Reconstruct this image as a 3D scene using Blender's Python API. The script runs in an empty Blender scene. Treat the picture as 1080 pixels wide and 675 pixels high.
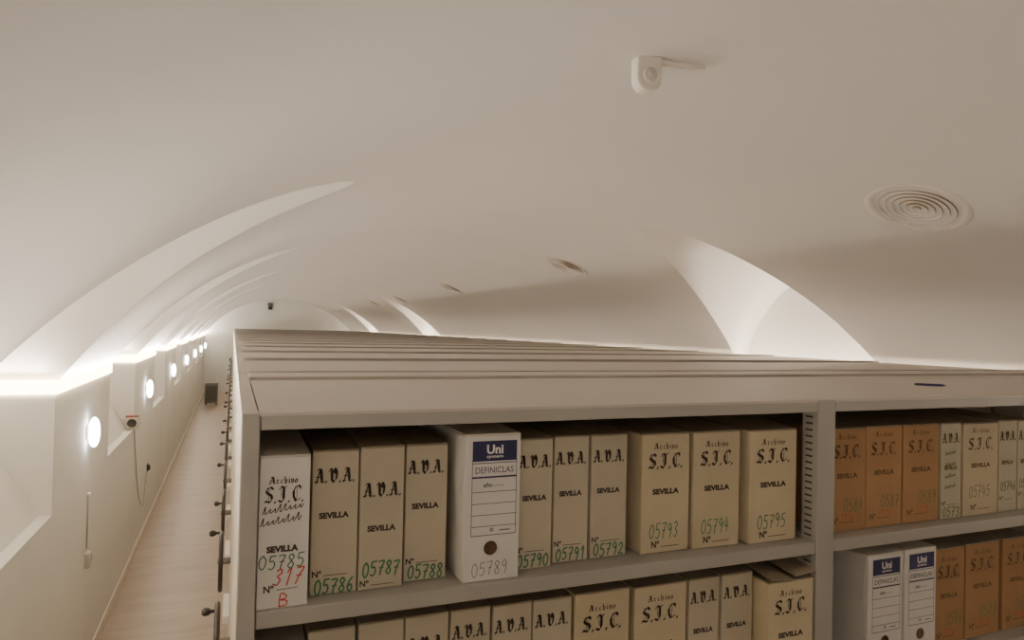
import bpy, bmesh, math, random
from mathutils import Vector, Matrix
rnd = random.Random(7)
PI = math.pi
S = bpy.context.scene
C = S.collection
FLOOR = -2.36          # the camera is the origin of the world

# ------------------------------------------------------------------ materials
def lin(c):
    return tuple((x/12.92 if x <= .04045 else ((x+.055)/1.055)**2.4) for x in [v/255 for v in c]) + (1,)

def mat(name, rgb, rough=.6, noise=0, scale=8, metal=0, bump=0, bscale=60, spec=.5, coords='Object', island=0, stretch=None, dirt=None):
    m = bpy.data.materials.new(name); m.use_nodes = True
    nt = m.node_tree; b = nt.nodes['Principled BSDF']
    b.inputs['Roughness'].default_value = rough; b.inputs['Metallic'].default_value = metal
    b.inputs['Specular IOR Level'].default_value = spec
    col = lin(rgb); b.inputs['Base Color'].default_value = col
    tc = nt.nodes.new('ShaderNodeTexCoord')
    vec = tc.outputs[coords]
    if stretch:
        mp = nt.nodes.new('ShaderNodeMapping'); mp.inputs['Scale'].default_value = stretch
        nt.links.new(vec, mp.inputs['Vector']); vec = mp.outputs['Vector']
    out = None
    if noise or island or dirt:
        n = nt.nodes.new('ShaderNodeTexNoise'); n.inputs['Scale'].default_value = scale; n.inputs['Detail'].default_value = 5
        nt.links.new(vec, n.inputs['Vector'])
        r = nt.nodes.new('ShaderNodeMapRange'); r.inputs['From Min'].default_value = .3; r.inputs['From Max'].default_value = .7
        r.inputs['To Min'].default_value = 1-noise; r.inputs['To Max'].default_value = 1+noise
        nt.links.new(n.outputs['Fac'], r.inputs['Value'])
        val = r.outputs['Result']
        if island:
            oi = nt.nodes.new('ShaderNodeObjectInfo')
            r2 = nt.nodes.new('ShaderNodeMapRange'); r2.inputs['To Min'].default_value = 1-island; r2.inputs['To Max'].default_value = 1+island
            nt.links.new(oi.outputs['Random'], r2.inputs['Value'])
            mu = nt.nodes.new('ShaderNodeMath'); mu.operation = 'MULTIPLY'
            nt.links.new(val, mu.inputs[0]); nt.links.new(r2.outputs['Result'], mu.inputs[1]); val = mu.outputs[0]
        mx = nt.nodes.new('ShaderNodeVectorMath'); mx.operation = 'SCALE'
        mx.inputs[0].default_value = col[:3]; nt.links.new(val, mx.inputs['Scale'])
        out = mx.outputs['Vector']
        if dirt:
            n2 = nt.nodes.new('ShaderNodeTexNoise'); n2.inputs['Scale'].default_value = scale*2.7; n2.inputs['Detail'].default_value = 8
            n2.inputs['Roughness'].default_value = .7
            nt.links.new(vec, n2.inputs['Vector'])
            rp = nt.nodes.new('ShaderNodeMapRange'); rp.inputs['From Min'].default_value = .58; rp.inputs['From Max'].default_value = .75
            rp.inputs['To Max'].default_value = .35
            nt.links.new(n2.outputs['Fac'], rp.inputs['Value'])
            mc = nt.nodes.new('ShaderNodeMix'); mc.data_type = 'RGBA'
            nt.links.new(rp.outputs['Result'], mc.inputs[0]); nt.links.new(out, mc.inputs[6]); mc.inputs[7].default_value = lin(dirt)
            out = mc.outputs[2]
        nt.links.new(out, b.inputs['Base Color'])
    if bump:
        n3 = nt.nodes.new('ShaderNodeTexNoise'); n3.inputs['Scale'].default_value = bscale; n3.inputs['Detail'].default_value = 4
        nt.links.new(vec, n3.inputs['Vector'])
        bp = nt.nodes.new('ShaderNodeBump'); bp.inputs['Strength'].default_value = bump; bp.inputs['Distance'].default_value = .01
        nt.links.new(n3.outputs['Fac'], bp.inputs['Height']); nt.links.new(bp.outputs['Normal'], b.inputs['Normal'])
    return m

def emit(name, rgb, strength):
    m = bpy.data.materials.new(name); m.use_nodes = True
    nt = m.node_tree; nt.nodes.clear()
    e = nt.nodes.new('ShaderNodeEmission'); e.inputs['Color'].default_value = rgb + (1,); e.inputs['Strength'].default_value = strength
    o = nt.nodes.new('ShaderNodeOutputMaterial'); nt.links.new(e.outputs[0], o.inputs[0])
    return m

M = {}
M['plaster'] = mat('vault_plaster', (226, 224, 222), .85, .02, .9, bump=.05, bscale=9)
M['wall'] = mat('wall_plaster', (226, 226, 224), .7, .03, 1.2, bump=.04, bscale=14)
M['endwall'] = mat('end_wall_plaster', (232, 232, 228), .7, .02, 1.0)
M['skirting'] = mat('skirting_tile', (226, 220, 208), .45, .04, 6)
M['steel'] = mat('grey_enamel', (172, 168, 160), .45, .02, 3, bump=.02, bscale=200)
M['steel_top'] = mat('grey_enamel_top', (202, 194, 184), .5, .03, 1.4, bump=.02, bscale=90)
M['steel_end'] = mat('pale_enamel', (196, 190, 180), .35, .02, 3)
M['slot'] = mat('slot_shadow', (72, 66, 58), .8)
M['dark'] = mat('dark_gap', (30, 26, 22), .8)
M['black'] = mat('black_plastic', (38, 34, 31), .4)
M['rubber'] = mat('dark_brown_plastic', (48, 40, 35), .5)
M['label_white'] = mat('white_plastic', (228, 226, 220), .4)
M['card'] = mat('aged_card', (196, 186, 164), .9, .06, 9, bump=.08, bscale=120, island=.05, dirt=(170, 152, 124))
M['card_sic'] = mat('aged_card_yellow', (202, 188, 158), .9, .06, 8, bump=.08, bscale=120, island=.05, dirt=(174, 154, 120))
M['card_orange'] = mat('orange_brown_card', (170, 132, 94), .9, .07, 8, bump=.08, bscale=120, island=.06, dirt=(140, 104, 70))
M['card_grey'] = mat('faded_grey_card', (190, 182, 160), .9, .06, 9, bump=.08, bscale=120, island=.04, dirt=(160, 140, 108))
M['card_white'] = mat('white_card', (222, 218, 213), .75, .03, 7, bump=.04, bscale=120, island=.02)
M['lid'] = mat('box_lid_card', (150, 138, 118), .9, .08, 9, island=.06)
M['lid_white'] = mat('white_lid_card', (208, 200, 188), .8, .04, 9, island=.03)
M['ink'] = mat('black_ink', (64, 52, 44), .7, .15, 90)
M['ink_faded'] = mat('faded_ink', (110, 86, 62), .8, .15, 90)
M['ink_green'] = mat('green_marker', (66, 122, 88), .7, .12, 60)
M['ink_green_faded'] = mat('faded_green_marker', (112, 122, 84), .8, .12, 60)
M['ink_red'] = mat('red_marker', (206, 66, 54), .7, .1, 60)
M['ink_orange'] = mat('orange_red_marker', (190, 92, 58), .8, .1, 60)
M['ink_pen'] = mat('grey_pen', (76, 82, 80), .7)
M['blue'] = mat('printed_navy', (46, 44, 82), .6, .04, 30)
M['white_print'] = mat('white_print', (226, 222, 216), .7)
M['hole'] = mat('finger_hole_brown', (92, 66, 42), .8, .1, 60)
M['vent'] = mat('vent_enamel', (224, 219, 212), .35, .02, 20)
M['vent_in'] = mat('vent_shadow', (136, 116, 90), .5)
M['device'] = mat('white_abs', (222, 216, 206), .35)
M['device_face'] = mat('grey_abs', (196, 190, 180), .4)
M['red'] = mat('red_plastic', (150, 60, 52), .4)
M['grille'] = mat('dark_grille', (84, 82, 78), .5, .05, 20)
M['machine'] = mat('grey_machine_shell', (128, 124, 116), .5, .03, 4)
M['screen'] = mat('pale_blue_plastic', (190, 206, 216), .2)
M['bluepen'] = mat('blue_pen_plastic', (58, 52, 96), .35)
M['cable'] = mat('pale_cable', (176, 172, 166), .5)
M['led'] = emit('warm_led_strip', (1.0, .78, .48), 26)
M['led_r'] = emit('warm_led_strip_right', (1.0, .78, .5), 14)
M['lamp'] = emit('opal_lamp_glass', (1.0, .97, .91), 26)

# floor: pale wood-look boards across the corridor
def floor_mat():
    m = mat('floor_boards', (166, 150, 132), .38, .10, 2.2, bump=.03, bscale=30, stretch=(1, 5, 1))
    nt = m.node_tree; b = nt.nodes['Principled BSDF']
    src = b.inputs['Base Color'].links[0].from_socket
    tc = nt.nodes.new('ShaderNodeTexCoord')
    br = nt.nodes.new('ShaderNodeTexBrick'); br.inputs['Scale'].default_value = 1
    br.inputs['Brick Width'].default_value = 1.2; br.inputs['Row Height'].default_value = .2
    br.inputs['Mortar Size'].default_value = .003; br.inputs['Color1'].default_value = (1, 1, 1, 1); br.inputs['Color2'].default_value = (.94, .935, .93, 1)
    br.inputs['Mortar'].default_value = (.84, .83, .81, 1)
    nt.links.new(tc.outputs['Object'], br.inputs['Vector'])
    mx = nt.nodes.new('ShaderNodeMix'); mx.data_type = 'RGBA'; mx.blend_type = 'MULTIPLY'; mx.inputs[0].default_value = 1
    nt.links.new(src, mx.inputs[6]); nt.links.new(br.outputs['Color'], mx.inputs[7])
    nt.links.new(mx.outputs[2], b.inputs['Base Color'])
    return m
M['floor'] = floor_mat()

# ------------------------------------------------------------------ mesh builder
class MB:
    def __init__(s): s.v = []; s.f = []; s.m = []; s.sm = []
    def add(s, vs, fs, m=0, smooth=False):
        o = len(s.v); s.v += [tuple(p) for p in vs]
        for f in fs:
            s.f.append(tuple(i+o for i in f)); s.m.append(m); s.sm.append(smooth)
        return s
    def box(s, x0, x1, y0, y1, z0, z1, m=0, bev=0, X=None):
        bm = bmesh.new()
        vs = [bm.verts.new(p) for p in [(x0,y0,z0),(x1,y0,z0),(x1,y1,z0),(x0,y1,z0),(x0,y0,z1),(x1,y0,z1),(x1,y1,z1),(x0,y1,z1)]]
        for f in [(3,2,1,0),(4,5,6,7),(0,1,5,4),(1,2,6,5),(2,3,7,6),(3,0,4,7)]: bm.faces.new([vs[i] for i in f])
        if bev: bmesh.ops.bevel(bm, geom=bm.edges[:], offset=bev, segments=2, affect='EDGES', profile=.6)
        s.bm(bm, m, X); return s
    def bm(s, bm, m=0, X=None, smooth=False):
        bm.verts.index_update()
        vs = [(X @ v.co if X else v.co).copy() for v in bm.verts]
        s.add(vs, [[v.index for v in f.verts] for f in bm.faces], m, smooth); bm.free()
    def tube(s, pts, r, n=8, m=0, cap=True):
        pts = [Vector(p) for p in pts]; rings = []
        up = Vector((0, 0, 1))
        for i, p in enumerate(pts):
            t = (pts[min(i+1, len(pts)-1)] - pts[max(i-1, 0)]).normalized()
            a = t.cross(up if abs(t.z) < .95 else Vector((1, 0, 0))).normalized(); b = t.cross(a)
            rr = r[i] if isinstance(r, (list, tuple)) else r
            rings.append([p + (a*math.cos(2*PI*k/n) + b*math.sin(2*PI*k/n))*rr for k in range(n)])
        vs = [q for R in rings for q in R]; fs = []
        for i in range(len(pts)-1):
            for k in range(n):
                fs.append((i*n+k, i*n+(k+1) % n, (i+1)*n+(k+1) % n, (i+1)*n+k))
        if cap: fs += [tuple(range(n-1, -1, -1)), tuple((len(pts)-1)*n+k for k in range(n))]
        return s.add(vs, fs, m, True)
    def lathe(s, prof, n=32, m=0, X=None, smooth=True):      # profile (r, z) about the z axis
        vs = []; fs = []
        for r, z in prof:
            for k in range(n):
                a = 2*PI*k/n; p = Vector((r*math.cos(a), r*math.sin(a), z)); vs.append(X @ p if X else p)
        for i in range(len(prof)-1):
            for k in range(n):
                fs.append((i*n+k, i*n+(k+1) % n, (i+1)*n+(k+1) % n, (i+1)*n+k))
        return s.add(vs, fs, m, smooth)
    def prism(s, outline, d0, d1, axis='y', m=0):              # outline (a, b) in the plane across the axis
        def P(a, b, d): return (a, d, b) if axis == 'y' else ((d, a, b) if axis == 'x' else (a, b, d))
        n = len(outline)
        vs = [P(a, b, d0) for a, b in outline] + [P(a, b, d1) for a, b in outline]
        fs = [tuple(range(n)), tuple(range(2*n-1, n-1, -1))] + [(i, i+n, (i+1) % n+n, (i+1) % n) for i in range(n)]
        return s.add(vs, fs, m)
    def build(s, name, mats, parent=None, fix=True):
        me = bpy.data.meshes.new(name); me.from_pydata(s.v, [], s.f)
        for q in (mats if isinstance(mats, (list, tuple)) else [mats]): me.materials.append(q)
        me.polygons.foreach_set('material_index', s.m); me.polygons.foreach_set('use_smooth', s.sm)
        if fix:
            bm = bmesh.new(); bm.from_mesh(me); bmesh.ops.recalc_face_normals(bm, faces=bm.faces[:]); bm.to_mesh(me); bm.free()
        me.update()
        o = bpy.data.objects.new(name, me); C.objects.link(o)
        if parent: o.parent = parent
        return o

def tag(o, label=None, cat=None, group=None, kind=None):
    if label: o['label'] = label
    if cat: o['category'] = cat
    if group: o['group'] = group
    if kind: o['kind'] = kind
    return o
def thing(name, loc, label, cat, group=None, rotz=0):
    o = bpy.data.objects.new(name, None); C.objects.link(o); o.empty_display_size = .05
    o.location = loc; o.rotation_euler = (0, 0, rotz)
    return tag(o, label, cat, group)
def struct(o, label, cat): return tag(o, label, cat, None, 'structure')

# ------------------------------------------------------------------ the vault
R0, CZ, XC = 2.895, -1.995, 1.5
SR = 1.095
XL, XR = -.95, 1.5+2.45*SR
ZS = -.453
Y0, Y1 = -1.25, 25.3
WL, WR = -.875, 4.10
def zv(x):
    dx = x-XC
    if dx > 0: dx /= SR
    return math.sqrt(max(R0*R0-dx*dx, 0))+CZ
def left_top(x): return .52+.223*(x+.95)/1.51
def right_top(x): return .505+.225*(XR-x)/1.583
def left_w(x): return .80
def right_w(x): return .72+.6*max(0, x-3.95)
NICHE = [3.58+3.27*k for k in range(-1, 7)]
LUNR = [3.98, 14.2, 20.6]
XTL, XTR = -1.55, 4.25
def zl(side, x, s):
    t = left_top(x) if side < 0 else right_top(x)
    return ZS+(t-ZS)*math.sqrt(max(0, 1-s*s))
def groin(side, y, yc):
    """x where the lunette meets the barrel, on the line of constant y"""
    W = left_w if side < 0 else right_w
    x0 = XL if side < 0 else XR
    def g(x):
        s = (y-yc)/W(x)
        return -1 if abs(s) >= 1 else zl(side, x, s)-zv(x)
    if g(x0-side*-1e-6) <= 0 and abs(y-yc) >= W(x0)-1e-6: return x0
    n = 400; prev = x0
    for i in range(1, n+1):
        x = x0+(XC-x0)*i/n
        if g(x) <= 0:
            a, b = prev, x
            for _ in range(40):
                m_ = (a+b)/2
                if g(m_) > 0: a = m_
                else: b = m_
            return (a+b)/2
        prev = x
    return x0
SN = [math.sin(-PI/2+PI*i/36) for i in range(37)]
ys = {Y0, Y1}
for yc in NICHE: ys |= {yc+.8*s for s in SN}
for yc in LUNR: ys |= {yc+right_w(XR)*s for s in SN}
allY = []
for y in sorted(ys):
    if not allY or y-allY[-1] > .004: allY.append(y)
def edge(side, y):
    for yc in (NICHE if side < 0 else LUNR):
        w = left_w(XL) if side < 0 else right_w(XR)
        if abs(y-yc) < w-1e-5: return groin(side, y, yc)
    return XL if side < 0 else XR
mb = MB()
NC = 44
grid = []
for y in allY:
    a, b = edge(-1, y), edge(1, y)
    grid.append([(a+(b-a)*(.5-.5*math.cos(PI*j/NC)), y) for j in range(NC+1)])
vs = [(x, y, zv(x)) for row in grid for x, y in row]
fs = [(i*(NC+1)+j, i*(NC+1)+j+1, (i+1)*(NC+1)+j+1, (i+1)*(NC+1)+j) for i in range(len(grid)-1) for j in range(NC)]
mb.add(vs, fs, 0, True)
def lunette(side, yc):
    W = left_w if side < 0 else right_w
    w = W(XL if side < 0 else XR); xt = XTL if side < 0 else XTR
    rows = [y for y in allY if abs(y-yc) <= w+1e-4]
    K = 14; vs = []; fs = []; tym = []
    for y in rows:
        xg = edge(side, y)
        sg = max(-1, min(1, (y-yc)/W(xg)))
        for j in range(K+1):
            x = xt+(xg-xt)*j/K
            z = zl(side, x, sg) if j < K else max(zl(side, x, sg), zv(x))
            if j == K: z = zv(xg)
            vs.append((x, yc+sg*W(x), z))
        tym.append(vs[-(K+1)])
    for i in range(len(rows)-1):
        for j in range(K):
            fs.append((i*(K+1)+j, i*(K+1)+j+1, (i+1)*(K+1)+j+1, (i+1)*(K+1)+j))
    mb.add(vs, fs, 0, True)
    return tym
tymL = [lunette(-1, yc) for yc in NICHE]
tymR = [lunette(1, yc) for yc in LUNR]
struct(mb.build('ceiling', M['plaster'], fix=False), 'white plastered barrel vault with lunettes along both sides', 'ceiling')

# left wall: piers, niches, sills
mb = MB()
edges = [Y0]+[e for yc in NICHE for e in (yc-.75, yc+.75)]+[Y1]
for i in range(0, len(edges), 2):
    a, b = edges[i], edges[i+1]
    mb.box(-1.56, WL, a, b, FLOOR, ZS)
    mb.box(WL-.014, WL, a+(.0141 if i > 0 else 0), b-(.0141 if i+2 < len(edges) else 0), ZS, -.4002)
    if i > 0: mb.box(-1.5, WL, a, a+.014, ZS, -.40)
    if i+2 < len(edges): mb.box(-1.5, WL, b-.014, b, ZS, -.40)
for yc, ty in zip(NICHE, tymL):
    a, b = yc-.75, yc+.75
    out = [(WL, FLOOR), (WL, -1.05), (WL-.062, -1.05), (-1.30, -.38), (XTL-.01, -.38), (XTL-.01, FLOOR)]
    mb.prism(out, a, b, 'y')
    vs = []; fs = []
    for j, (x, y, z) in enumerate(ty): vs += [(x, y, ZS-.3), (x, y, z)]
    for j in range(len(ty)-1): fs.append((2*j, 2*j+2, 2*j+3, 2*j+1))
    mb.add(vs, fs)
struct(mb.build('wall_left', M['wall'], fix=False), 'white left wall of piers and window niches with sloping sills', 'wall')
# right wall
mb = MB()
mb.box(WR, XTR+.3, Y0, Y1, FLOOR, ZS)
for ty in tymR:
    vs = []; fs = []
    for (x, y, z) in ty: vs += [(x, y, ZS), (x, y, z)]
    for j in range(len(ty)-1): fs.append((2*j, 2*j+2, 2*j+3, 2*j+1))
    mb.add(vs, fs)
struct(mb.build('wall_right', M['wall'], fix=False), 'white right wall under the vault, mostly behind the shelving', 'wall')
# end walls cut to the vault's outline
def endwall(y, name, m, label, d):
    xs = [XL+(XR-XL)*(.5-.5*math.cos(PI*j/60)) for j in range(61)]
    out = [(XTL-.2, FLOOR), (XTL-.2, ZS-.02), (XL, ZS-.02)]+[(x, zv(x)+.01) for x in xs]+[(XR, ZS-.02), (XTR+.3, ZS-.02), (XTR+.3, FLOOR)]
    return struct(MB().prism(out, y, y+d, 'y').build(name, m), label, 'wall')
endwall(Y1, 'wall_far', M['endwall'], 'white arched end wall at the far end of the vault', .15)
endwall(Y0, 'wall_near', M['wall'], 'white arched end wall behind the viewer', -.15)
struct(MB().box(XTL-.2, XTR+.3, Y0-.15, Y1+.15, FLOOR-.1, FLOOR).build('floor', M['floor']), 'pale beige wood-look floor running down the aisle', 'floor')
mb = MB()
mb.box(WL, WL+.012, Y0, Y1, FLOOR, FLOOR+.075, bev=.003)
struct(mb.build('baseboard_left', M['skirting']), 'low pale baseboard along the left wall', 'baseboard')

# warm LED lines on the ledges; left strips oversized to stand for glare
PIER = ['closest to the viewer', 'above the nearest oval lamp', 'above the second oval lamp', 'above the third oval lamp', 'above the fourth oval lamp', 'above the fifth oval lamp', 'above the sixth oval lamp', 'above the farthest oval lamp']
for i in range(2, len(edges), 2):
    a, b = edges[i], edges[i+1]
    last = i+2 >= len(edges)
    mb = MB(); y1 = b-.02 if last else b-.045
    # one bent strip: jamb, front of the pier, jamb
    e = .012
    out = [(-1.45, a-e), (WL+e, a-e), (WL+e, b+e if not last else b-.02)]
    out += [(WL-.045, b-.02)] if last else [(-1.45, b+e), (-1.45, b-.045), (WL-.045, b-.045)]
    out += [(WL-.045, a+.045), (-1.45, a+.045)]
    mb.prism(out, -.399, -.325, 'z')
    tag(mb.build('light_strip', M['led']), 'glowing warm strip on left wall ledge, %s' % PIER[i//2-1], 'light strip', 'ledge light strips')
mb = MB()
mb.box(WR+.015, WR+.04, 1.0, Y1-.05, ZS+.001, ZS+.016)
tag(mb.build('light_strip', M['led_r']), 'glowing warm light strip along the right ledge behind the shelving', 'light strip')

# the beam of those LED lines, thrown up across the vault
def cove_light(side, ya, yb, watts):
    l = bpy.data.lights.new('cove_light', 'AREA'); l.shape = 'RECTANGLE'; l.size = .05; l.size_y = yb-ya
    l.color = (1.0, .888, .778) if side < 0 else (1.0, .84, .68); l.energy = watts
    o = bpy.data.objects.new('cove_light', l); C.objects.link(o)
    x = WL+.04 if side < 0 else WR+.03
    d = Vector((-side*.26, 0, .966)).normalized()
    zax = -d; yax = Vector((0, 1, 0)); xax = yax.cross(zax)
    o.matrix_world = Matrix.Translation((x, (ya+yb)/2, -.345 if side < 0 else -.385)) @ Matrix((xax, yax, zax)).transposed().to_4x4()
for i in range(0, len(edges), 2): cove_light(-1, edges[i]+.02, edges[i+1]-.02, (26 if i > 1 else 24)*(edges[i+1]-edges[i]))
def jamb_light(yj, sy, watts):
    l = bpy.data.lights.new('jamb_light', 'AREA'); l.shape = 'RECTANGLE'; l.size = .04; l.size_y = .5
    l.color = (1.0, .888, .778); l.energy = watts
    o = bpy.data.objects.new('jamb_light', l); C.objects.link(o)
    d = Vector((0, sy*.35, .937)); zax = -d; yax = Vector((1, 0, 0)); xax = yax.cross(zax)
    o.matrix_world = Matrix.Translation((-1.17, yj, -.312)) @ Matrix((xax, yax, zax)).transposed().to_4x4()
for yc in NICHE[1:]:
    jamb_light(yc+.74, -1, 6.5); jamb_light(yc-.74, 1, 6.5)
for i in range(8): cove_light(1, Y0+.1+i*3.3, Y0+.1+i*3.3+3.2, 42)

# ------------------------------------------------------------------ lettering
_fc = {}
def font_mesh(txt, bold=0):
    k = (txt, bold)
    if k not in _fc:
        cu = bpy.data.curves.new('t', 'FONT'); cu.body = txt; cu.offset = bold; cu.resolution_u = 3
        ob = bpy.data.objects.new('t', cu)
        me = bpy.data.meshes.new_from_object(ob)
        vs = [v.co.copy() for v in me.vertices]; fs = [tuple(p.vertices) for p in me.polygons]
        bpy.data.meshes.remove(me); bpy.data.objects.remove(ob); bpy.data.curves.remove(cu)
        x0 = min(v.x for v in vs); x1 = max(v.x for v in vs); y0 = min(v.y for v in vs); y1 = max(v.y for v in vs)
        _fc[k] = ([((v.x-x0)/(x1-x0), (v.y-y0)/(y1-y0)) for v in vs], fs)
    return _fc[k]
EPS = .0006
def put(mb, vs, fs, cx, cz, w, h, m=0, slant=0, rot=0, eps=EPS):
    """place unit-square art on the front face (y = 0, looking at -y), centred"""
    c, s = math.cos(rot), math.sin(rot); P = []
    for a, b in vs:
        x = (a-.5)*w+slant*(b-.5)*h; z = (b-.5)*h
        P.append((cx+c*x-s*z, -eps, cz+s*x+c*z))
    mb.add(P, fs, m)
def text(mb, t, cx, cz, w, h, bold=0, m=0, rot=0, eps=EPS):
    vs, fs = font_mesh(t, bold); put(mb, vs, fs, cx, cz, w, h, m, rot=rot, eps=eps)

def ribbon(pts, w):
    vs = []; fs = []
    n = len(pts)
    for i, (x, y) in enumerate(pts):
        a = pts[max(i-1, 0)]; b = pts[min(i+1, n-1)]
        tx, ty = b[0]-a[0], b[1]-a[1]; L = math.hypot(tx, ty) or 1
        nx, ny = -ty/L*w/2, tx/L*w/2
        vs += [(x+nx, y+ny), (x-nx, y-ny)]
    for i in range(n-1): fs.append((2*i, 2*i+1, 2*i+3, 2*i+2))
    for (x, y) in (pts[0], pts[-1]):
        o = len(vs); vs += [(x+w/2*math.cos(k*PI/4), y+w/2*math.sin(k*PI/4)) for k in range(8)]; fs.append(tuple(range(o, o+8)))
    return vs, fs
def smooth(pts, n=6):
    if len(pts) < 3: return pts
    out = []
    P = [pts[0]]+list(pts)+[pts[-1]]
    for i in range(1, len(P)-2):
        p0, p1, p2, p3 = P[i-1:i+3]
        for k in range(n):
            t = k/n
            out.append(tuple(.5*((2*p1[d])+(-p0[d]+p2[d])*t+(2*p0[d]-5*p1[d]+4*p2[d]-p3[d])*t*t+(-p0[d]+3*p1[d]-3*p2[d]+p3[d])*t**3) for d in (0, 1)))
    return out+[pts[-1]]
DIG = {
 '0': [[(.45,1),(.12,.75),(.1,.3),(.4,0),(.75,.25),(.78,.7),(.45,1)]],
 '1': [[(.25,.75),(.55,1),(.5,0)]],
 '2': [[(.12,.75),(.4,1),(.72,.78),(.5,.4),(.1,.04),(.45,.06),(.85,.02)]],
 '3': [[(.15,.9),(.5,1),(.72,.78),(.38,.55),(.74,.33),(.5,.03),(.1,.12)]],
 '4': [[(.4,1),(.1,.42),(.8,.4)],[(.6,.75),(.55,0)]],
 '5': [[(.22,.98),(.18,.58),(.55,.62),(.75,.3),(.45,.02),(.1,.1)],[(.22,.98),(.8,1)]],
 '6': [[(.7,.97),(.3,.7),(.12,.3),(.4,.02),(.72,.25),(.5,.5),(.18,.35)]],
 '7': [[(.1,.95),(.8,.97),(.5,.5),(.35,0)],[(.25,.5),(.7,.52)]],
 '8': [[(.72,.88),(.4,1),(.18,.78),(.5,.52),(.75,.22),(.42,0),(.12,.22),(.45,.52),(.74,.8),(.55,1)]],
 '9': [[(.72,.8),(.4,1),(.15,.72),(.42,.5),(.72,.75),(.66,.3),(.5,0)]],
 '(': [[(.6,1),(.3,.5),(.6,0)]],
 'B': [[(.2,0),(.25,1),(.7,.85),(.65,.6),(.25,.52),(.78,.42),(.75,.1),(.2,0)]],
}
def digits(mb, t, cx, cz, w, h, pen=.0022, m=0, rot=0, slant=.08, seed=0):
    r = random.Random(sum(ord(q)*(i+3) for i, q in enumerate(t))+seed); n = len(t); cw = w/n
    for i, ch in enumerate(t):
        ox = -w/2+cw*i; dz = r.uniform(-.05, .05)*h; sc = r.uniform(.92, 1.05)
        for st in DIG[ch]:
            q = [((a*.92+.04)*cw*1.0+ox+slant*(b-.5)*h, (b-.5)*h*sc+dz) for a, b in st]
            vs, fs = ribbon(smooth(q), pen)
            c, s = math.cos(rot), math.sin(rot)
            mb.add([(cx+c*x-s*z, -EPS, cz+s*x+c*z) for x, z in vs], fs, m)
# blackletter: broad-nib strokes; (points, thick)
BL = {
 'A': [([(.0,.1),(.14,.02),(.3,.12)],1),([(.16,.1),(.3,.5),(.48,.92)],.9),([(.2,.86),(.38,1.0),(.56,.86)],1),([(.56,.94),(.68,.16)],1.5),([(.6,.16),(.78,.02),(.98,.14)],1),([(.12,.42),(.66,.42)],.8)],
 'V': [([(.0,.78),(.14,.98),(.32,.84)],1),([(.26,.86),(.3,.24)],1.5),([(.24,.24),(.48,.0),(.74,.26)],1.1),([(.72,.24),(.8,.66),(.6,.98)],1.3),([(.56,.98),(.46,.78),(.62,.6)],.8),([(.3,.46),(.74,.5)],.4)],
 'S': [([(.9,.82),(.66,.98),(.36,.86)],1),([(.36,.92),(.2,.72),(.4,.56)],1.1),([(.34,.6),(.72,.46),(.82,.26)],1.25),([(.8,.32),(.6,.04),(.12,.14)],1),([(.02,.02),(.22,.18)],.8),([(.12,.46),(.56,.7)],.5),([(.48,.9),(.46,.12)],.45),([(.2,.3),(.7,.36)],.4)],
 'I': [([(.12,.8),(.34,.98),(.62,.86)],1),([(.56,.86),(.9,.98)],.9),([(.6,.88),(.58,.22)],1.35),([(.58,.26),(.38,.02),(.06,.14)],1),([(.2,.5),(.62,.52)],.45),([(.34,.84),(.36,.3)],.5)],
 'C': [([(.92,.84),(.7,.98),(.4,.88)],1),([(.42,.92),(.18,.66),(.2,.32)],1.25),([(.18,.36),(.42,.04),(.92,.2)],1),([(.54,.9),(.52,.12)],.5),([(.3,.52),(.54,.54)],.4),([(.88,.98),(.9,.7)],.6)],
 '.': [([(.02,.0),(.1,.08)],1.5)],
 'r': [([(.1,.55),(.24,.46),(.24,.1),(.36,.0)],1),([(.28,.48),(.6,.58)],.9)],
 'c': [([(.6,.56),(.3,.52),(.2,.3),(.3,.04),(.62,.1)],1)],
 'h': [([(.2,.98),(.24,.1),(.34,.0)],1),([(.26,.42),(.54,.56),(.62,.4),(.56,.08),(.4,-.1)],1)],
 'i': [([(.24,.56),(.34,.46),(.34,.1),(.46,.0)],1),([(.3,.78),(.42,.86)],1)],
 'v': [([(.12,.58),(.24,.46),(.26,.12),(.44,.0),(.66,.16),(.62,.46),(.46,.58)],1)],
 'o': [([(.44,.58),(.18,.42),(.2,.12),(.42,.0),(.66,.14),(.64,.44),(.44,.58)],1)],
}
def black(mb, t, cx, cz, w, h, nib=.13, m=0, rot=0):
    adv = {'.': .34, 'i': .62}
    tot = sum(adv.get(ch, 1.0 if ch.isupper() else .8) for ch in t); u = w/tot; x = -w/2
    na = math.radians(38); c, s = math.cos(rot), math.sin(rot)
    for ch in t:
        for pts, th in BL[ch]:
            k = nib*th/2*h
            d = (math.cos(na)*k, math.sin(na)*k) if th >= .7 else (math.cos(na)*k*.5+.0001, math.sin(na)*k*.5)
            q = [(x+a*u*.95, (b-.5)*h) for a, b in pts]
            vs = []; fs = []
            for a, b in q: vs += [(a-d[0], b-d[1]), (a+d[0], b+d[1])]
            # give near-parallel strokes some body
            for i in range(len(q)-1): fs.append((2*i, 2*i+1, 2*i+3, 2*i+2))
            mb.add([(cx+c*a-s*b, -EPS, cz+s*a+c*b) for a, b in vs], fs, m)
            if th >= .7:
                v2, f2 = ribbon(q, k*.8); mb.add([(cx+c*a-s*b, -EPS, cz+s*a+c*b) for a, b in v2], f2, m)
        x += u*adv.get(ch, 1.0 if ch.isupper() else .8)
def line(mb, x0, x1, z, th, m=0, dz=0): mb.add([(x0, -EPS, z-th/2), (x1, -EPS, z-th/2+dz), (x1, -EPS, z+th/2+dz), (x0, -EPS, z+th/2)], [(0, 1, 2, 3)], m)
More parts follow.
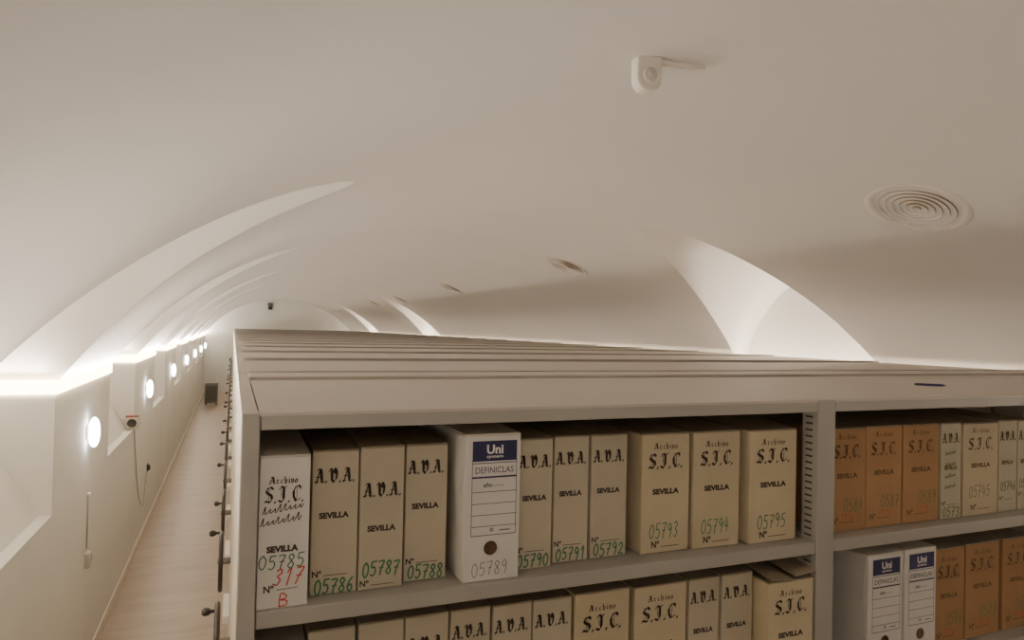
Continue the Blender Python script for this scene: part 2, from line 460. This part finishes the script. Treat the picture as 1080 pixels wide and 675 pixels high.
def scrawl(mb, cx, cz, w, h, seed, pen=.0016, m=0):
    r = random.Random(seed); pts = [(-w/2, -h*.2)]; n = 8
    for i in range(n):
        x = -w/2+w*(i+.5)/n; up = h*(.75 if (i in (0, 3) or r.random() < .15) else .3)
        pts += [(x+.1*w/n, up*r.uniform(.8, 1)), (x-.05*w/n, -h*.12*r.uniform(.5, 1.4)), (x+.3*w/n, -h*.15)]
    pts.append((w/2, h*.25))
    vs, fs = ribbon(smooth([(a, b+a*.12) for a, b in pts], 5), pen)
    mb.add([(cx+a, -EPS, cz+b) for a, b in vs], fs, m)

# ------------------------------------------------------------------ archive boxes
def archive_box(kind, x0, x1, y, zb, h, label, group, num=None, opt=None):
    opt = opt or {}
    w = x1-x0; D = opt.get('depth', .36)
    t = thing('archive_box', ((x0+x1)/2, y, zb), label, 'box', group, opt.get('rz', 0))
    body_m = {'ava': M['card'], 'sic': M['card_sic'], 'orange': M['card_orange'], 'grey': M['card_grey'], 'white': M['card_white'], 'uni': M['card_white']}[kind]
    white = kind in ('white', 'uni')
    hw = w/2-.0006
    mb = MB().box(-hw, hw, 0, D, .0005, h-.004, bev=.0016)
    # folded seam of the side panel
    mb.box(-hw-.0005, -hw+.002, .004, .0075, .004, h-.008)
    body = mb.build('body', body_m, t)
    # lid with a little lift
    tilt = opt.get('tilt', rnd.uniform(.003, .012)); skew = opt.get('skew', 0)
    lm = MB()
    a = [(-hw, .001, h-.0035), (hw, .001, h-.0035), (hw, D, h-.0035+tilt+skew), (-hw, D, h-.0035+tilt*.6)]
    lm.add(a+[(p[0], p[1], p[2]+.003) for p in a], [(3,2,1,0),(4,5,6,7),(0,1,5,4),(1,2,6,5),(2,3,7,6),(3,0,4,7)])
    lm.build('lid', M['lid_white'] if white else M['lid'], t)
    if kind == 'uni':
        fl = MB().prism([(.004, h-.003), (.10, h-.003), (.115, h-.11), (.06, h-.13), (.012, h-.125)], -hw-.0042, -hw-.0012, 'x')
        fl.build('side_flap', M['card_white'], t)
    if opt.get('flaps'):
        for sx in (-1, 1):
            f = MB(); xa, xb = (-hw, -.004) if sx < 0 else (.004, hw)
            f.box(xa, xb, -.012, .16, 0, .003)
            o = f.build('lid_flap', M['lid'], t); o.location = (0, .004, h+.003+.004*(sx+1)); o.rotation_euler = (math.radians(6), math.radians(-5*sx), 0)
    ink = M['ink_faded'] if opt.get('faded') else M['ink']
    pm = MB(); pc = MB(); pn = MB(); hm = MB(); o_ = opt.get('off', 0)
    if kind == 'ava' or kind == 'grey':
        L = opt.get('lay', (.822, .542, .15, .065))
        black(pm, 'A.V.A.', o_, L[0]*h, w*.88, .027, .155)
        text(pc, 'SEVILLA', o_-.002, L[1]*h, w*.64, .012, .055)
        if opt.get('lower', 1):
            text(pn, 'Nº', -w*.36, L[2]*h, w*.2, .012, .03)
            line(pn, -w*.22, w*.3, L[2]*h-.004, .0013)
            if num: digits(hm, num, w*.02, L[3]*h, w*.86, .027, .0032)
        if kind == 'grey' and opt.get('notes'):
            for k, f in enumerate((.68, .56, .44, .33)): scrawl(hm, -.004, f*h, w*.5, .012, k*3+5, .0018)
    elif kind in ('sic', 'orange'):
        L = opt.get('lay', (.886, .766, .51, .183, .072))
        black(pm, 'A', o_-w*.2, L[0]*h+.001, .014, .0135, .2)
        black(pm, 'rchivo', o_+w*.05, L[0]*h+.001, w*.38, .014, .18)
        black(pm, 'S.I.C.', o_, L[1]*h, w*.74, .035, .17)
        text(pc, 'SEVILLA', o_, L[2]*h, w*.55, .0135, .055)
        if opt.get('lower', 1):
            nx = -w*.2 if kind == 'sic' else -w*.3
            text(pn, 'Nº', nx, L[4]*h, w*.16, .016, .03)
            line(pn, nx+w*.11, nx+w*.48, L[4]*h-.006, .0016)
            if num: digits(hm, num, -w*.02 if kind == 'sic' else w*.18, L[3]*h, w*.62 if kind == 'sic' else w*.52, .034, .0024 if kind == 'sic' else .0026)
            if kind == 'orange':
                rm = MB(); digits(rm, opt.get('red', '3118'), nx+w*.33, L[4]*h+.006, w*.36, .022, .0022)
                rm.build('handwritten_red_number', M['ink_orange'], t)
    elif kind == 'white':
        black(pm, 'A', -w*.24, .838*h, .013, .0125, .2)
        black(pm, 'rchivo', w*.04, .838*h, w*.42, .0125, .18)
        black(pm, 'S.I.C.', 0, .744*h, w*.8, .030, .13)
        text(pc, 'SEVILLA', -w*.02, .3875*h, w*.62, .012, .055)
        text(pn, 'Nº', -w*.27, .131*h, w*.2, .013, .03)
        line(pn, -w*.12, w*.3, .131*h-.003, .0012, dz=.002)
        sm = MB()
        scrawl(sm, -.003, .645*h, w*.78, .015, 11); scrawl(sm, -.006, .568*h, w*.78, .015, 23)
        sm.build('handwritten_note', M['ink'], t)
        digits(hm, num, -w*.02, .303*h, w*.92, .024, .0022)
        rm = MB(); digits(rm, '317', w*.12, .206*h, w*.6, .031, .0024, slant=.25); digits(rm, 'B', w*.02, .056*h, w*.26, .022, .0022)
        rm.build('handwritten_red_number', M['ink_red'], t)
    if kind == 'uni':
        # printed label: left, right, top, bottom in box space
        l, r_, tp, bt = -w*.365, w*.425, h-.0145, h-.2055
        H = tp-bt
        def Z(f): return tp-f*H
        bl = MB(); bl.add([(l, -EPS, Z(0)), (r_, -EPS, Z(0)), (r_, -EPS, Z(.215)), (l, -EPS, Z(.215))], [(3, 2, 1, 0)])
        th = .0011
        for f, t_ in ((.235, .0015), (.385, .0034), (.54, th), (.665, th), (.785, th), (.905, th), (1, .0014)): line(bl, l, r_, Z(f), t_)
        for xx in (l, r_): bl.add([(xx-.0006, -EPS, Z(1)), (xx+.0006, -EPS, Z(1)), (xx+.0006, -EPS, Z(.2)), (xx-.0006, -EPS, Z(.2))], [(0, 1, 2, 3)])
        cxx = (l+r_)/2
        text(bl, 'DEFINICLAS', cxx, Z(.31), (r_-l)*.86, .0125, .0)
        text(bl, 'año', cxx-.014, Z(.468), .019, .0085, .02); line(bl, cxx-.002, cxx+.022, Z(.478), .0009)
        text(bl, '©', cxx-.004, Z(.945), .008, .008, .02); line(bl, cxx+.013, cxx+.036, Z(.955), .0018)
        bl.build('printed_label', M['blue'], t)
        wm = MB(); text(wm, 'Uni', cxx, Z(.09), .036, .019, .035, eps=EPS*2); text(wm, 'system', cxx, Z(.172), .036, .0072, .02, eps=EPS*2)
        wm.build('label_lettering', M['white_print'], t)
        hx, hz = (-.002 if opt.get('numbered') else .0), opt.get('hole', h*.222)
        X = Matrix.Translation((hx, 0, hz)) @ Matrix.Rotation(PI/2, 4, 'X')
        hb = MB().lathe([(.0001, .0004), (.0125, .0004), (.0125, .0012), (.0138, .0016), (.0145, .0006)], 24, 0, X)
        hb.build('finger_hole', M['hole'], t)
        if num: digits(hm, num, -.002, h*.085, w*.66, .028, .0013, rot=.06)
    for q, nm in ((pm, 'title_lettering'), (pc, 'city_lettering'), (pn, 'number_line')):
        if q.v: q.build(nm, ink, t, fix=False)
    if hm.v:
        hmat = M['ink_pen'] if kind == 'uni' else (M['ink_green_faded'] if opt.get('faded') or kind == 'orange' else M['ink_green'])
        if kind == 'grey': hmat = M['ink_green_faded']
        hm.build('handwritten_number', hmat, t, fix=False)
    return t

Z1, Z2 = -.51, -.863
G1, G2, G3, G4 = 'archive boxes on the upper shelf of the left bay', 'archive boxes on the second shelf of the left bay', 'archive boxes on the upper shelf of the right bay', 'archive boxes on the second shelf of the right bay'
AVA = 'aged tan A.V.A. SEVILLA box, green number %s, upper shelf'
archive_box('white', .0505, .139, 1.300, Z1, .275, 'white S.I.C. box with green 05785 and red 317, beside left post', G1, '05785')
archive_box('ava', .146, .2335, 1.338, Z1, .274, AVA % '05786', G1, '05786', dict(lay=(.823, .546, .146, .057)))
archive_box('ava', .2355, .322, 1.335, Z1, .278, AVA % '05787' + ', lettering set low', G1, '05787', dict(lay=(.695, .424, .046, .141), off=.002))
archive_box('ava', .329, .4165, 1.353, Z1, .276, AVA % '05788', G1, '05788', dict(lay=(.829, .543, .146, .063)))
archive_box('uni', .437, .559, 1.306, Z1, .298, 'tall white box with navy printed label and 05789, upper shelf', G1, '05789', dict(numbered=1))
archive_box('ava', .5615, .650, 1.341, Z1, .279, AVA % '05790', G1, '05790', dict(off=.004))
archive_box('ava', .6605, .7475, 1.356, Z1, .279, AVA % '05791', G1, '05791')
archive_box('ava', .754, .8475, 1.357, Z1, .279, AVA % '05792', G1, '05792')
SIC = 'wide tan S.I.C. SEVILLA box, green number %s, upper shelf'
archive_box('sic', .879, 1.012, 1.345, Z1, .278, SIC % '05793', G1, '05793')
archive_box('sic', 1.0195, 1.155, 1.338, Z1, .279, SIC % '05794', G1, '05794')
archive_box('sic', 1.178, 1.327, 1.329, Z1, .278, SIC % '05795' + ' with lid lifted', G1, '05795', dict(tilt=.012, skew=.022))
# second shelf, left bay (only their upper halves are in the photograph)
archive_box('white', .055, .143, 1.345, Z2, .268, 'short pale box under the white 05785 box, second shelf', G2, '05796')
LAV = 'aged tan A.V.A. box on second shelf directly under the box numbered %s'
L = (.84, .56, .15, .065)
archive_box('ava', .146, .2345, 1.340, Z2, .287, LAV % '05786', G2, '05797', dict(lay=(.70, .43, .05, .14)))
archive_box('ava', .240, .330, 1.340, Z2, .288, LAV % '05787', G2, '05798', dict(lay=(.77, .5, .15, .065)))
archive_box('ava', .3325, .422, 1.340, Z2, .288, LAV % '05788', G2, '05799', dict(lay=(.8, .53, .15, .065)))
archive_box('ava', .426, .513, 1.340, Z2, .288, 'aged tan A.V.A. box on second shelf under the white navy-labelled box', G2, '05800', dict(lay=L))
archive_box('ava', .518, .607, 1.340, Z2, .286, LAV % '05790', G2, '05801', dict(lay=L))
archive_box('ava', .6105, .703, 1.340, Z2, .285, LAV % '05791', G2, '05802', dict(lay=L))
archive_box('sic', .711, .850, 1.340, Z2, .286, 'wide tan S.I.C. box on second shelf under the box numbered 05792', G2, '05803', dict(lay=(.87, .755, .51, .183, .072)))
archive_box('sic', .864, 1.006, 1.340, Z2, .282, 'wide tan S.I.C. box on second shelf under the box numbered 05793', G2, '05804')
archive_box('ava', 1.0135, 1.102, 1.340, Z2, .283, 'narrow tan A.V.A. box on second shelf, left one under 05794', G2, '05805', dict(lay=L))
archive_box('ava', 1.110, 1.203, 1.340, Z2, .283, 'narrow tan A.V.A. box on second shelf, just left of open-flapped box', G2, '05806', dict(lay=L))
archive_box('sic', 1.209, 1.351, 1.292, Z2, .268, 'wide tan S.I.C. box with raised top flaps, second shelf beside slotted post', G2, '05807', dict(flaps=1))
# right bay, upper shelf
OR = 'orange-brown S.I.C. box, upper shelf of right bay, %s'
archive_box('orange', 1.44, 1.574, 1.335, Z1, .271, OR % 'against the slotted post', G3, '0584', dict(faded=1, red='3114', lay=(.915, .775, .54, .255, .11)))
archive_box('orange', 1.578, 1.713, 1.338, Z1, .273, OR % 'second from the post', G3, '0587', dict(faded=1, red='3117', lay=(.915, .775, .54, .255, .11)))
archive_box('orange', 1.718, 1.861, 1.338, Z1, .273, OR % 'beside the narrow pale box', G3, '0589', dict(faded=1, red='3119', lay=(.915, .775, .54, .255, .11)))
archive_box('grey', 1.870, 1.954, 1.338, Z1, .273, 'narrow pale box with handwritten notes on upper shelf of right bay', G3, '0573', dict(notes=1, faded=1, lay=(.84, .53, .16, .07)))
archive_box('sic', 1.963, 2.115, 1.338, Z1, .269, 'wide tan S.I.C. box, right bay upper shelf, between narrow pale boxes', G3, '05745', dict(faded=1, lay=(.915, .775, .54, .255, .09)))
archive_box('grey', 2.120, 2.203, 1.338, Z1, .273, 'narrow faded box right of the wide tan box, right bay upper shelf', G3, '05746', dict(faded=1, lay=(.83, .54, .15, .28)))
archive_box('grey', 2.207, 2.290, 1.338, Z1, .272, 'narrow faded box at the right edge of the photo, upper shelf', G3, '05747', dict(faded=1, lay=(.83, .54, .18, .30)))
# right bay, second shelf
archive_box('uni', 1.556, 1.683, 1.308, Z2, .293, 'white navy-labelled box with bare white side, second shelf of right bay', G4, None, dict(hole=.062))
archive_box('uni', 1.692, 1.814, 1.308, Z2, .294, 'white navy-labelled box beside orange boxes, second shelf of right bay', G4, None, dict(hole=.062))
OR2 = 'orange-brown S.I.C. box, second shelf of right bay, %s'
archive_box('orange', 1.845, 1.974, 1.338, Z2, .27, OR2 % 'beside the white boxes', G4, '0586', dict(faded=1, red='3116', lay=(.88, .75, .5, .25, .09)))
archive_box('orange', 1.979, 2.128, 1.338, Z2, .272, OR2 % 'between orange boxes', G4, '0588', dict(faded=1, red='3118', lay=(.9, .77, .54, .265, .12)))
archive_box('orange', 2.143, 2.290, 1.338, Z2, .272, OR2 % 'at right edge', G4, '0590', dict(faded=1, red='3120', lay=(.9, .77, .54, .265, .12)))

# ------------------------------------------------------------------ mobile shelving
ZT = -.157
XE0, XE1 = .018, 3.90
PITCH = 1.365
SH = [-.51, -.863, -1.216, -1.569, -1.922]
def wheel(parent, y, ang, z=-1.17):
    """three-spoke hand wheel on the end panel, axis along x, with a turning knob"""
    X = Matrix.Rotation(PI/2, 4, 'Y')
    m = MB(); r = .135
    n, k = 28, 8; vs = []; fs = []
    for i in range(n):
        for j in range(k):
            a, b = 2*PI*i/n, 2*PI*j/k
            vs.append(X @ Vector(((r+.010*math.cos(b))*math.cos(a), (r+.010*math.cos(b))*math.sin(a), .010*math.sin(b))))
    for i in range(n):
        for j in range(k): fs.append((i*k+j, ((i+1) % n)*k+j, ((i+1) % n)*k+(j+1) % k, i*k+(j+1) % k))
    m.add(vs, fs, 0, True)
    for q in range(3):
        a = q*2*PI/3
        m.tube([(0, 0, 0), (0, r*math.cos(a), r*math.sin(a))], .009, 8)
    w = m.build('hand_wheel', M['rubber'], parent)
    w.location = (-.026, y, z); w.rotation_euler = (ang, 0, 0)
    h = MB().tube([(.044, 0, 0), (-.012, 0, 0), (-.016, 0, 0)], [.016, .016, .010], 14); h.build('hub', M['machine'], w)
    g = MB().tube([(-.002, r, 0), (-.024, r, 0), (-.030, r, 0), (-.046, r, 0), (-.056, r, 0)], [.006, .006, .013, .016, .009], 12)
    g.build('knob', M['rubber'], w)
    return w

def end_panel(parent, x0, x1, y0, y1):
    return MB().box(x0, x1, y0, y1, FLOOR+.06, ZT, bev=.002).build('end_panel', M['steel_end'], parent)

# front row, fully fitted
row = thing('mobile_shelving_row', (0, 0, 0), 'front row of grey mobile shelving holding the archive boxes', 'shelving')
tag(row, group='rows of mobile shelving')
FY = 1.29
end_panel(row, XE0, XE0+.002, FY+.002, 2.244)
end_panel(row, XE1-.002, XE1, FY+.002, 2.244)
MB().box(XE0, XE1, FY+.01, 2.24, FLOOR+.0, FLOOR+.10, bev=.003).build('plinth', M['steel'], row)
posts = [(XE0+.001, .049), (1.357, 1.414), (1.357+PITCH, 1.414+PITCH), (XE1-.032, XE1-.001)]
for i, (a, b) in enumerate(posts):
    for (ya, yb) in ((FY, FY+.052), (2.19, 2.243)):
        m = MB(); m.box(a, b, ya, yb, FLOOR+.06, ZT-.001, bev=.002)
        if ya == FY:
            z = ZT-.045
            while z > -1.3:
                for face, e in ((a, -.0008), (b, .0008)):
                    if (face == a and i > 0) or (face == b and i < 3):
                        x_ = face+e; lo, hi = min(face-.0001, x_), max(face+.0001, x_)
                        m.box(lo, hi, ya+.018, ya+.040, z-.0022, z+.0022, 1)
                z -= .0165
        m.build('post', [M['steel'], M['slot']], row)
bays = [(.0505, 1.3555), (1.4155, 1.4155+PITCH-.06), (1.4155+PITCH, XE1-.034)]
for (a, b) in bays:
    # folded beam under the top, then the shelves with front and rear lips
    m = MB(); m.box(a, b, FY+.001, FY+.018, ZT-.031, ZT-.0015, bev=.0015); m.build('beam', M['steel'], row)
    for z in SH:
        m = MB(); m.box(a, b, FY+.002, FY+.02, z-.031, z, bev=.003); m.box(a, b, FY+.018, 1.735, z-.008, z-.0006); m.box(a, b, 1.72, 1.735, z-.031, z)
        m.build('shelf', M['steel'], row)
    for z in SH:
        MB().box(a, b, 1.78, 2.236, z-.031, z, bev=.002).build('shelf', M['steel'], row)
    MB().box(a, b, 1.75, 1.756, FLOOR+.1, ZT-.01).build('back_panel', M['steel'], row)
MB().box(2.738, 2.744, FY+.06, 1.745, FLOOR+.1, ZT-.035).build('added_blocker_panel', M['steel'], row)  # added panel, blocks the view into the brightly lit empty third bay
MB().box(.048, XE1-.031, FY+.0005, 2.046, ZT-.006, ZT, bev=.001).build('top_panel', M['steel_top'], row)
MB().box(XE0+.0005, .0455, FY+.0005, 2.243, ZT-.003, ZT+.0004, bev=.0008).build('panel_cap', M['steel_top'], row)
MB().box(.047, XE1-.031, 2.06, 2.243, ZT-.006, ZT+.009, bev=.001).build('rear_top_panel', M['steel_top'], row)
MB().box(.048, XE1-.031, 2.04, 2.066, ZT-.03, ZT-.0105).build('top_joint', M['dark'], row)
MB().box(-.010, XE0+.001, 1.62, 1.92, -1.42, -1.385, bev=.002).build('label_holder', M['label_white'], row)
wheel(row, 1.77, 2.2)

# the rows behind: one built, the rest copied with their parts
def make_row(y0, d):
    t = thing('mobile_shelving_row', (0, y0, 0), '', 'shelving', 'rows of mobile shelving')
    end_panel(t, XE0, XE0+.024, 0, d); end_panel(t, XE1-.024, XE1, 0, d)
    MB().box(XE0+.001, XE1-.001, .01, d-.01, FLOOR, FLOOR+.1, bev=.003).build('plinth', M['steel'], t)
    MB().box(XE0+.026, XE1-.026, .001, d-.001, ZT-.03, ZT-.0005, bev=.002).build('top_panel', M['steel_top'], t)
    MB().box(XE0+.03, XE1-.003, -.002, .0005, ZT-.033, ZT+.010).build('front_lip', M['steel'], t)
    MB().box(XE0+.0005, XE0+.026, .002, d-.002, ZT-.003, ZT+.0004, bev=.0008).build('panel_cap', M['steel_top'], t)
    m = MB()
    m.box(XE0+.026, XE1-.026, d/2-.003, d/2+.003, FLOOR+.1, ZT-.032)
    m.build('back_panel', M['steel'], t)
    for z in SH: MB().box(XE0+.026, XE1-.026, .004, d-.004, z-.03, z, bev=.002).build('shelf', M['steel'], t)
    for x in (1.357, 1.357+PITCH):
        for ya in (.0, d-.05): MB().box(x, x+.057, ya+.001, ya+.049, FLOOR+.1, ZT-.032, bev=.002).build('post', M['steel'], t)
    MB().box(-.010, XE0+.001, d/2-.15, d/2+.15, -1.42, -1.385, bev=.002).build('label_holder', M['label_white'], t)
    wheel(t, d/2, 0)
    return t
def copy_tree(o, parent=None):
    c = o.copy(); C.objects.link(c)
    if parent: c.parent = parent
    for ch in list(o.children): copy_tree(ch, c)
    return c
ORD = ['second', 'third', 'fourth', 'fifth', 'sixth', 'seventh', 'eighth', 'ninth', 'tenth', 'eleventh', 'twelfth', 'thirteenth', 'fourteenth', 'fifteenth', 'sixteenth', 'seventeenth', 'eighteenth', 'nineteenth', 'twentieth', 'twenty-first', 'twenty-second', 'twenty-third', 'twenty-fourth']
first = make_row(0, .89)
for i, od in enumerate(ORD):
    t = first if i == 0 else copy_tree(first)
    t.location = (0, 2.285+.932*i, 0)
    for ch in t.children:
        if ch.name.startswith('hand_wheel'): ch.rotation_euler = ((.6, 1.35, .2, 1.9, 1.0, 2.3, .5, 1.5)[i % 8], 0, 0)
    t['label'] = 'grey mobile shelving row, %s from the front, with dark hand wheel' % od
    if i == len(ORD)-1: t['label'] = 'last grey mobile shelving row, nearest the far end wall'

# pen lying on the front row
a, b = Vector((2.139, 1.622, ZT+.005)), Vector((2.195, 1.560, ZT+.005)); d = (b-a).normalized()
pen = tag(MB().tube([a-d*.005, a, b-d*.012, b-d*.002, b+d*.002], [.003, .0042, .0042, .0025, .0008], 10).build('pen', M['bluepen']), 'dark blue pen lying on top of the front shelving row', 'pen')

# ------------------------------------------------------------------ left wall fittings
lampv = []
for i in range(7):
    y = 5.22+3.25*i
    t = thing('wall_lamp', (WL, y, -.735), 'oval glowing wall lamp on the left wall, %s from the viewer' % (['nearest', 'second', 'third', 'fourth', 'fifth', 'sixth', 'farthest'][i]), 'lamp', 'oval wall lamps')
    n = 24
    def oval(ry, rz, x, n=24): return [(x, ry*math.cos(2*PI*k/n), rz*math.sin(2*PI*k/n)) for k in range(n)]
    def loft(rings):
        m = MB(); vs = [p for r in rings for p in r]
        fs = [(i_*n+k, i_*n+(k+1) % n, (i_+1)*n+(k+1) % n, (i_+1)*n+k) for i_ in range(len(rings)-1) for k in range(n)]
        fs += [tuple(range(n)), tuple((len(rings)-1)*n+k for k in range(n))]
        return m.add(vs, fs, 0, True)
    loft([oval(.03, .05, .0), oval(.03, .05, .012), oval(.022, .04, .02)]).build('base_plate', M['device'], t)
    loft([oval(.045*math.sin(PI*(q+.35)/10), .10*math.sin(PI*(q+.35)/10)**.8, .045-.034*math.cos(PI*(q+.35)/10)) for q in range(10)]).build('diffuser', M['lamp'], t)

jy = NICHE[2]+.75
t = thing('alarm_sounder', (-.885, jy, -1.04), 'small square grey sounder with round dark speaker, at the end of a niche sill', 'alarm')
MB().box(-.056, .056, -.07, 0, 0, .112, bev=.006).build('housing', M['device_face'], t)
MB().box(-.056, .056, -.068, -.002, .1125, .124, bev=.003).build('cap', M['red'], t)
MB().lathe([(.0001, .0705), (.034, .0705), (.038, .074), (.042, .0705), (.042, .0)], 24, 0, Matrix.Translation((0, 0, .054)) @ Matrix.Rotation(PI/2, 4, 'X')).build('speaker_grille', M['black'], t)
pts = [(-.868, 7.60, -1.06), (-.871, 7.72, -1.25), (-.871, 7.95, -1.63), (-.871, 8.22, -1.90), (-.871, 8.50, -2.01), (-.871, 8.64, -1.90), (-.871, 8.74, -1.78), (-.871, 8.86, -1.69)]
sp = []
P = [pts[0]]+pts+[pts[-1]]
for i in range(1, len(P)-2):
    for k in range(5):
        tt = k/5; sp.append(tuple(.5*((2*P[i][d])+(-P[i-1][d]+P[i+1][d])*tt+(2*P[i-1][d]-5*P[i][d]+4*P[i+1][d]-P[i+2][d])*tt*tt+(-P[i-1][d]+3*P[i][d]-3*P[i+1][d]+P[i+2][d])*tt**3) for d in range(3)))
tag(MB().tube(sp+[pts[-1]], .0045, 6).build('cable', M['cable']), 'thin pale cable looping down the left wall from the sounder', 'cable')
t = thing('power_socket', (WL, 8.88, -1.674), 'small black power socket on the left wall where the cable ends', 'socket')
MB().box(0, .012, -.045, .045, -.045, .045, bev=.003).build('cover_plate', M['black'], t)
MB().box(.0125, .03, -.025, .025, -.03, .03, bev=.004).build('plug', M['rubber'], t)
t = thing('wall_switch', (WL, 5.32, -1.60), 'small switch box with pale blue face, low on wall below nearest lamp', 'switch')
MB().box(0, .03, -.04, .04, -.05, .05, bev=.004).build('housing', M['device_face'], t)
MB().box(.0305, .034, -.026, .026, -.012, .036, bev=.001).build('rocker', M['screen'], t)
t = thing('conduit_clip', (WL, 5.32, -1.165), 'small white clip with thin conduit on left wall below nearest lamp', 'conduit')
MB().box(0, .022, -.02, .02, -.012, .012, bev=.003).build('clip', M['device'], t)
MB().tube([(.006, 0, -.013), (.006, 0, -.36)], .005, 8).build('conduit', M['cable'], t)

# ------------------------------------------------------------------ ceiling fittings
def vault_frame(x):
    e = .001; s_ = (zv(x+e)-zv(x-e))/(2*e)
    nrm = Vector((s_, 0, -1)).normalized()           # out of the vault, into the room
    tx = Vector((1, 0, s_)).normalized()
    return nrm, tx
VENTS = []
for i, (x, y) in enumerate([(2.90, 2.205), (2.887, 5.743), (2.929, 9.554), (3.0, 13.2), (3.01, 15.85)]):
    nrm, tx = vault_frame(x)
    o = Vector((x, y, zv(x)))
    X = Matrix.Translation(o) @ Matrix((tx, Vector((0, -1, 0)), nrm)).transposed().to_4x4()
    t = thing('air_vent', (0, 0, 0), 'round white ringed air vent on the right of the vault, %s' % ['nearest and largest', 'second from the viewer', 'third from the viewer', 'fourth from the viewer', 'farthest away'][i], 'vent', 'round ceiling vents')
    t.matrix_world = X
    MB().lathe([(.225, -.012), (.225, .004), (.205, .010), (.188, .008), (.182, -.004), (.182, -.05)], 56).build('flange', M['vent'], t)
    MB().lathe([(.183, -.049), (.0001, -.049)], 40).build('duct', M['vent_in'], t)
    for k in range(6):
        r = .170-k*.029
        MB().lathe([(r+.004, -.036), (r-.008, .008)], 48, 1).lathe([(r-.008, .008), (r-.011, .008)], 48, 0).lathe([(r-.011, .008), (r-.002, -.036)], 48, 0).build('ring', [M['vent'], M['vent_in']], t)
    MB().lathe([(.0001, .004), (.009, .004), (.013, -.004), (.013, -.03)], 20).build('centre_cap', M['vent'], t)

# beam detector hanging under the crown
xq, yq = 1.215, 1.872
zc = zv(xq)
t = thing('ceiling_detector', (xq, yq, zc), 'white rounded detector plate with thin side arm hanging under the vault crown', 'detector', None, math.radians(-8))
out = [(-.044, .004), (-.044, -.068)]+[(-.044+.044*(1-math.cos(a)), -.068-.044*math.sin(a)) for a in [PI*k/12 for k in range(1, 12)]]+[(.044, -.068), (.044, .004)]
o = MB().prism(out, -.02, .03, 'y')
hs = o.build('housing', M['device'], t)
bv = hs.modifiers.new('bevel', 'BEVEL'); bv.width = .006; bv.segments = 3
MB().lathe([(.0001, .031), (.008, .031), (.012, .026), (.017, .028), (.022, .026), (.024, .020)], 24, 0, Matrix.Translation((0, 0, -.060)) @ Matrix.Rotation(PI/2, 4, 'X')).build('lens', M['device_face'], t)
MB().box(.044, .205, -.008, .008, -.016, -.002, bev=.002).build('arm', M['device'], t)

# ------------------------------------------------------------------ far end of the aisle
t = thing('dehumidifier', (-.535, 21.75, FLOOR), 'dark grey dehumidifier standing at the far end of the aisle', 'appliance')
MB().box(-.175, .175, -.14, .14, .05, .60, bev=.02).build('body', M['machine'], t)
m = MB()
for k in range(14): m.box(-.15, .15, -.147, -.141, .1+k*.032, .122+k*.032)
m.build('front_grille', M['grille'], t)
MB().box(-.18, .18, -.145, .145, .601, .63, bev=.008).build('top_cover', M['machine'], t)
for sx in (-1, 1):
    for sy in (-1, 1): MB().tube([(sx*.14, sy*.1, .0), (sx*.14, sy*.1, .055)], .02, 10).build('foot', M['black'], t)
t = thing('bottle', (-.40, 21.72, FLOOR+.631), 'small white bottle standing on the dehumidifier', 'bottle')
MB().lathe([(.0001, 0), (.032, 0), (.034, .01), (.034, .09), (.028, .108), (.012, .12), (.012, .135)], 18).build('body', M['label_white'], t)
MB().lathe([(.0001, .158), (.013, .158), (.014, .136), (.0001, .136)], 14).build('cap', M['label_white'], t)
t = thing('wall_speaker', (1.18, Y1, .64), 'small dark speaker mounted high on the far end wall', 'speaker')
MB().box(-.075, .075, -.12, 0, .005, .12, bev=.01).build('housing', M['grille'], t)
MB().box(-.06, .06, -.1, 0, -.12, -.002, bev=.01).build('bracket', M['black'], t)

# ------------------------------------------------------------------ world, camera
w = bpy.data.worlds.new('world'); S.world = w; w.use_nodes = True
w.node_tree.nodes['Background'].inputs[0].default_value = (.02, .018, .016, 1)
cam = bpy.data.cameras.new('camera'); co = bpy.data.objects.new('camera', cam); C.objects.link(co)
cam.sensor_fit = 'HORIZONTAL'; cam.sensor_width = 36; cam.lens = 36*720.73/1080; cam.clip_start = .02
yaw, pitch, roll = math.radians(22.1824), math.radians(.83896), math.radians(1.27586)
f = Vector((math.sin(yaw)*math.cos(pitch), math.cos(yaw)*math.cos(pitch), math.sin(pitch)))
r = Vector((math.cos(yaw), -math.sin(yaw), 0)); u = r.cross(f)
c, s = math.cos(roll), math.sin(roll)
r2, u2 = r*c+u*s, u*c-r*s
co.matrix_world = Matrix((r2, u2, -f)).transposed().to_4x4()
S.camera = co
S.cycles.max_bounces = 12; S.cycles.diffuse_bounces = 8
S.cycles.sample_clamp_indirect = 8
S.view_settings.view_transform = 'AgX'
S.view_settings.look = 'None'
S.view_settings.exposure = -0.42
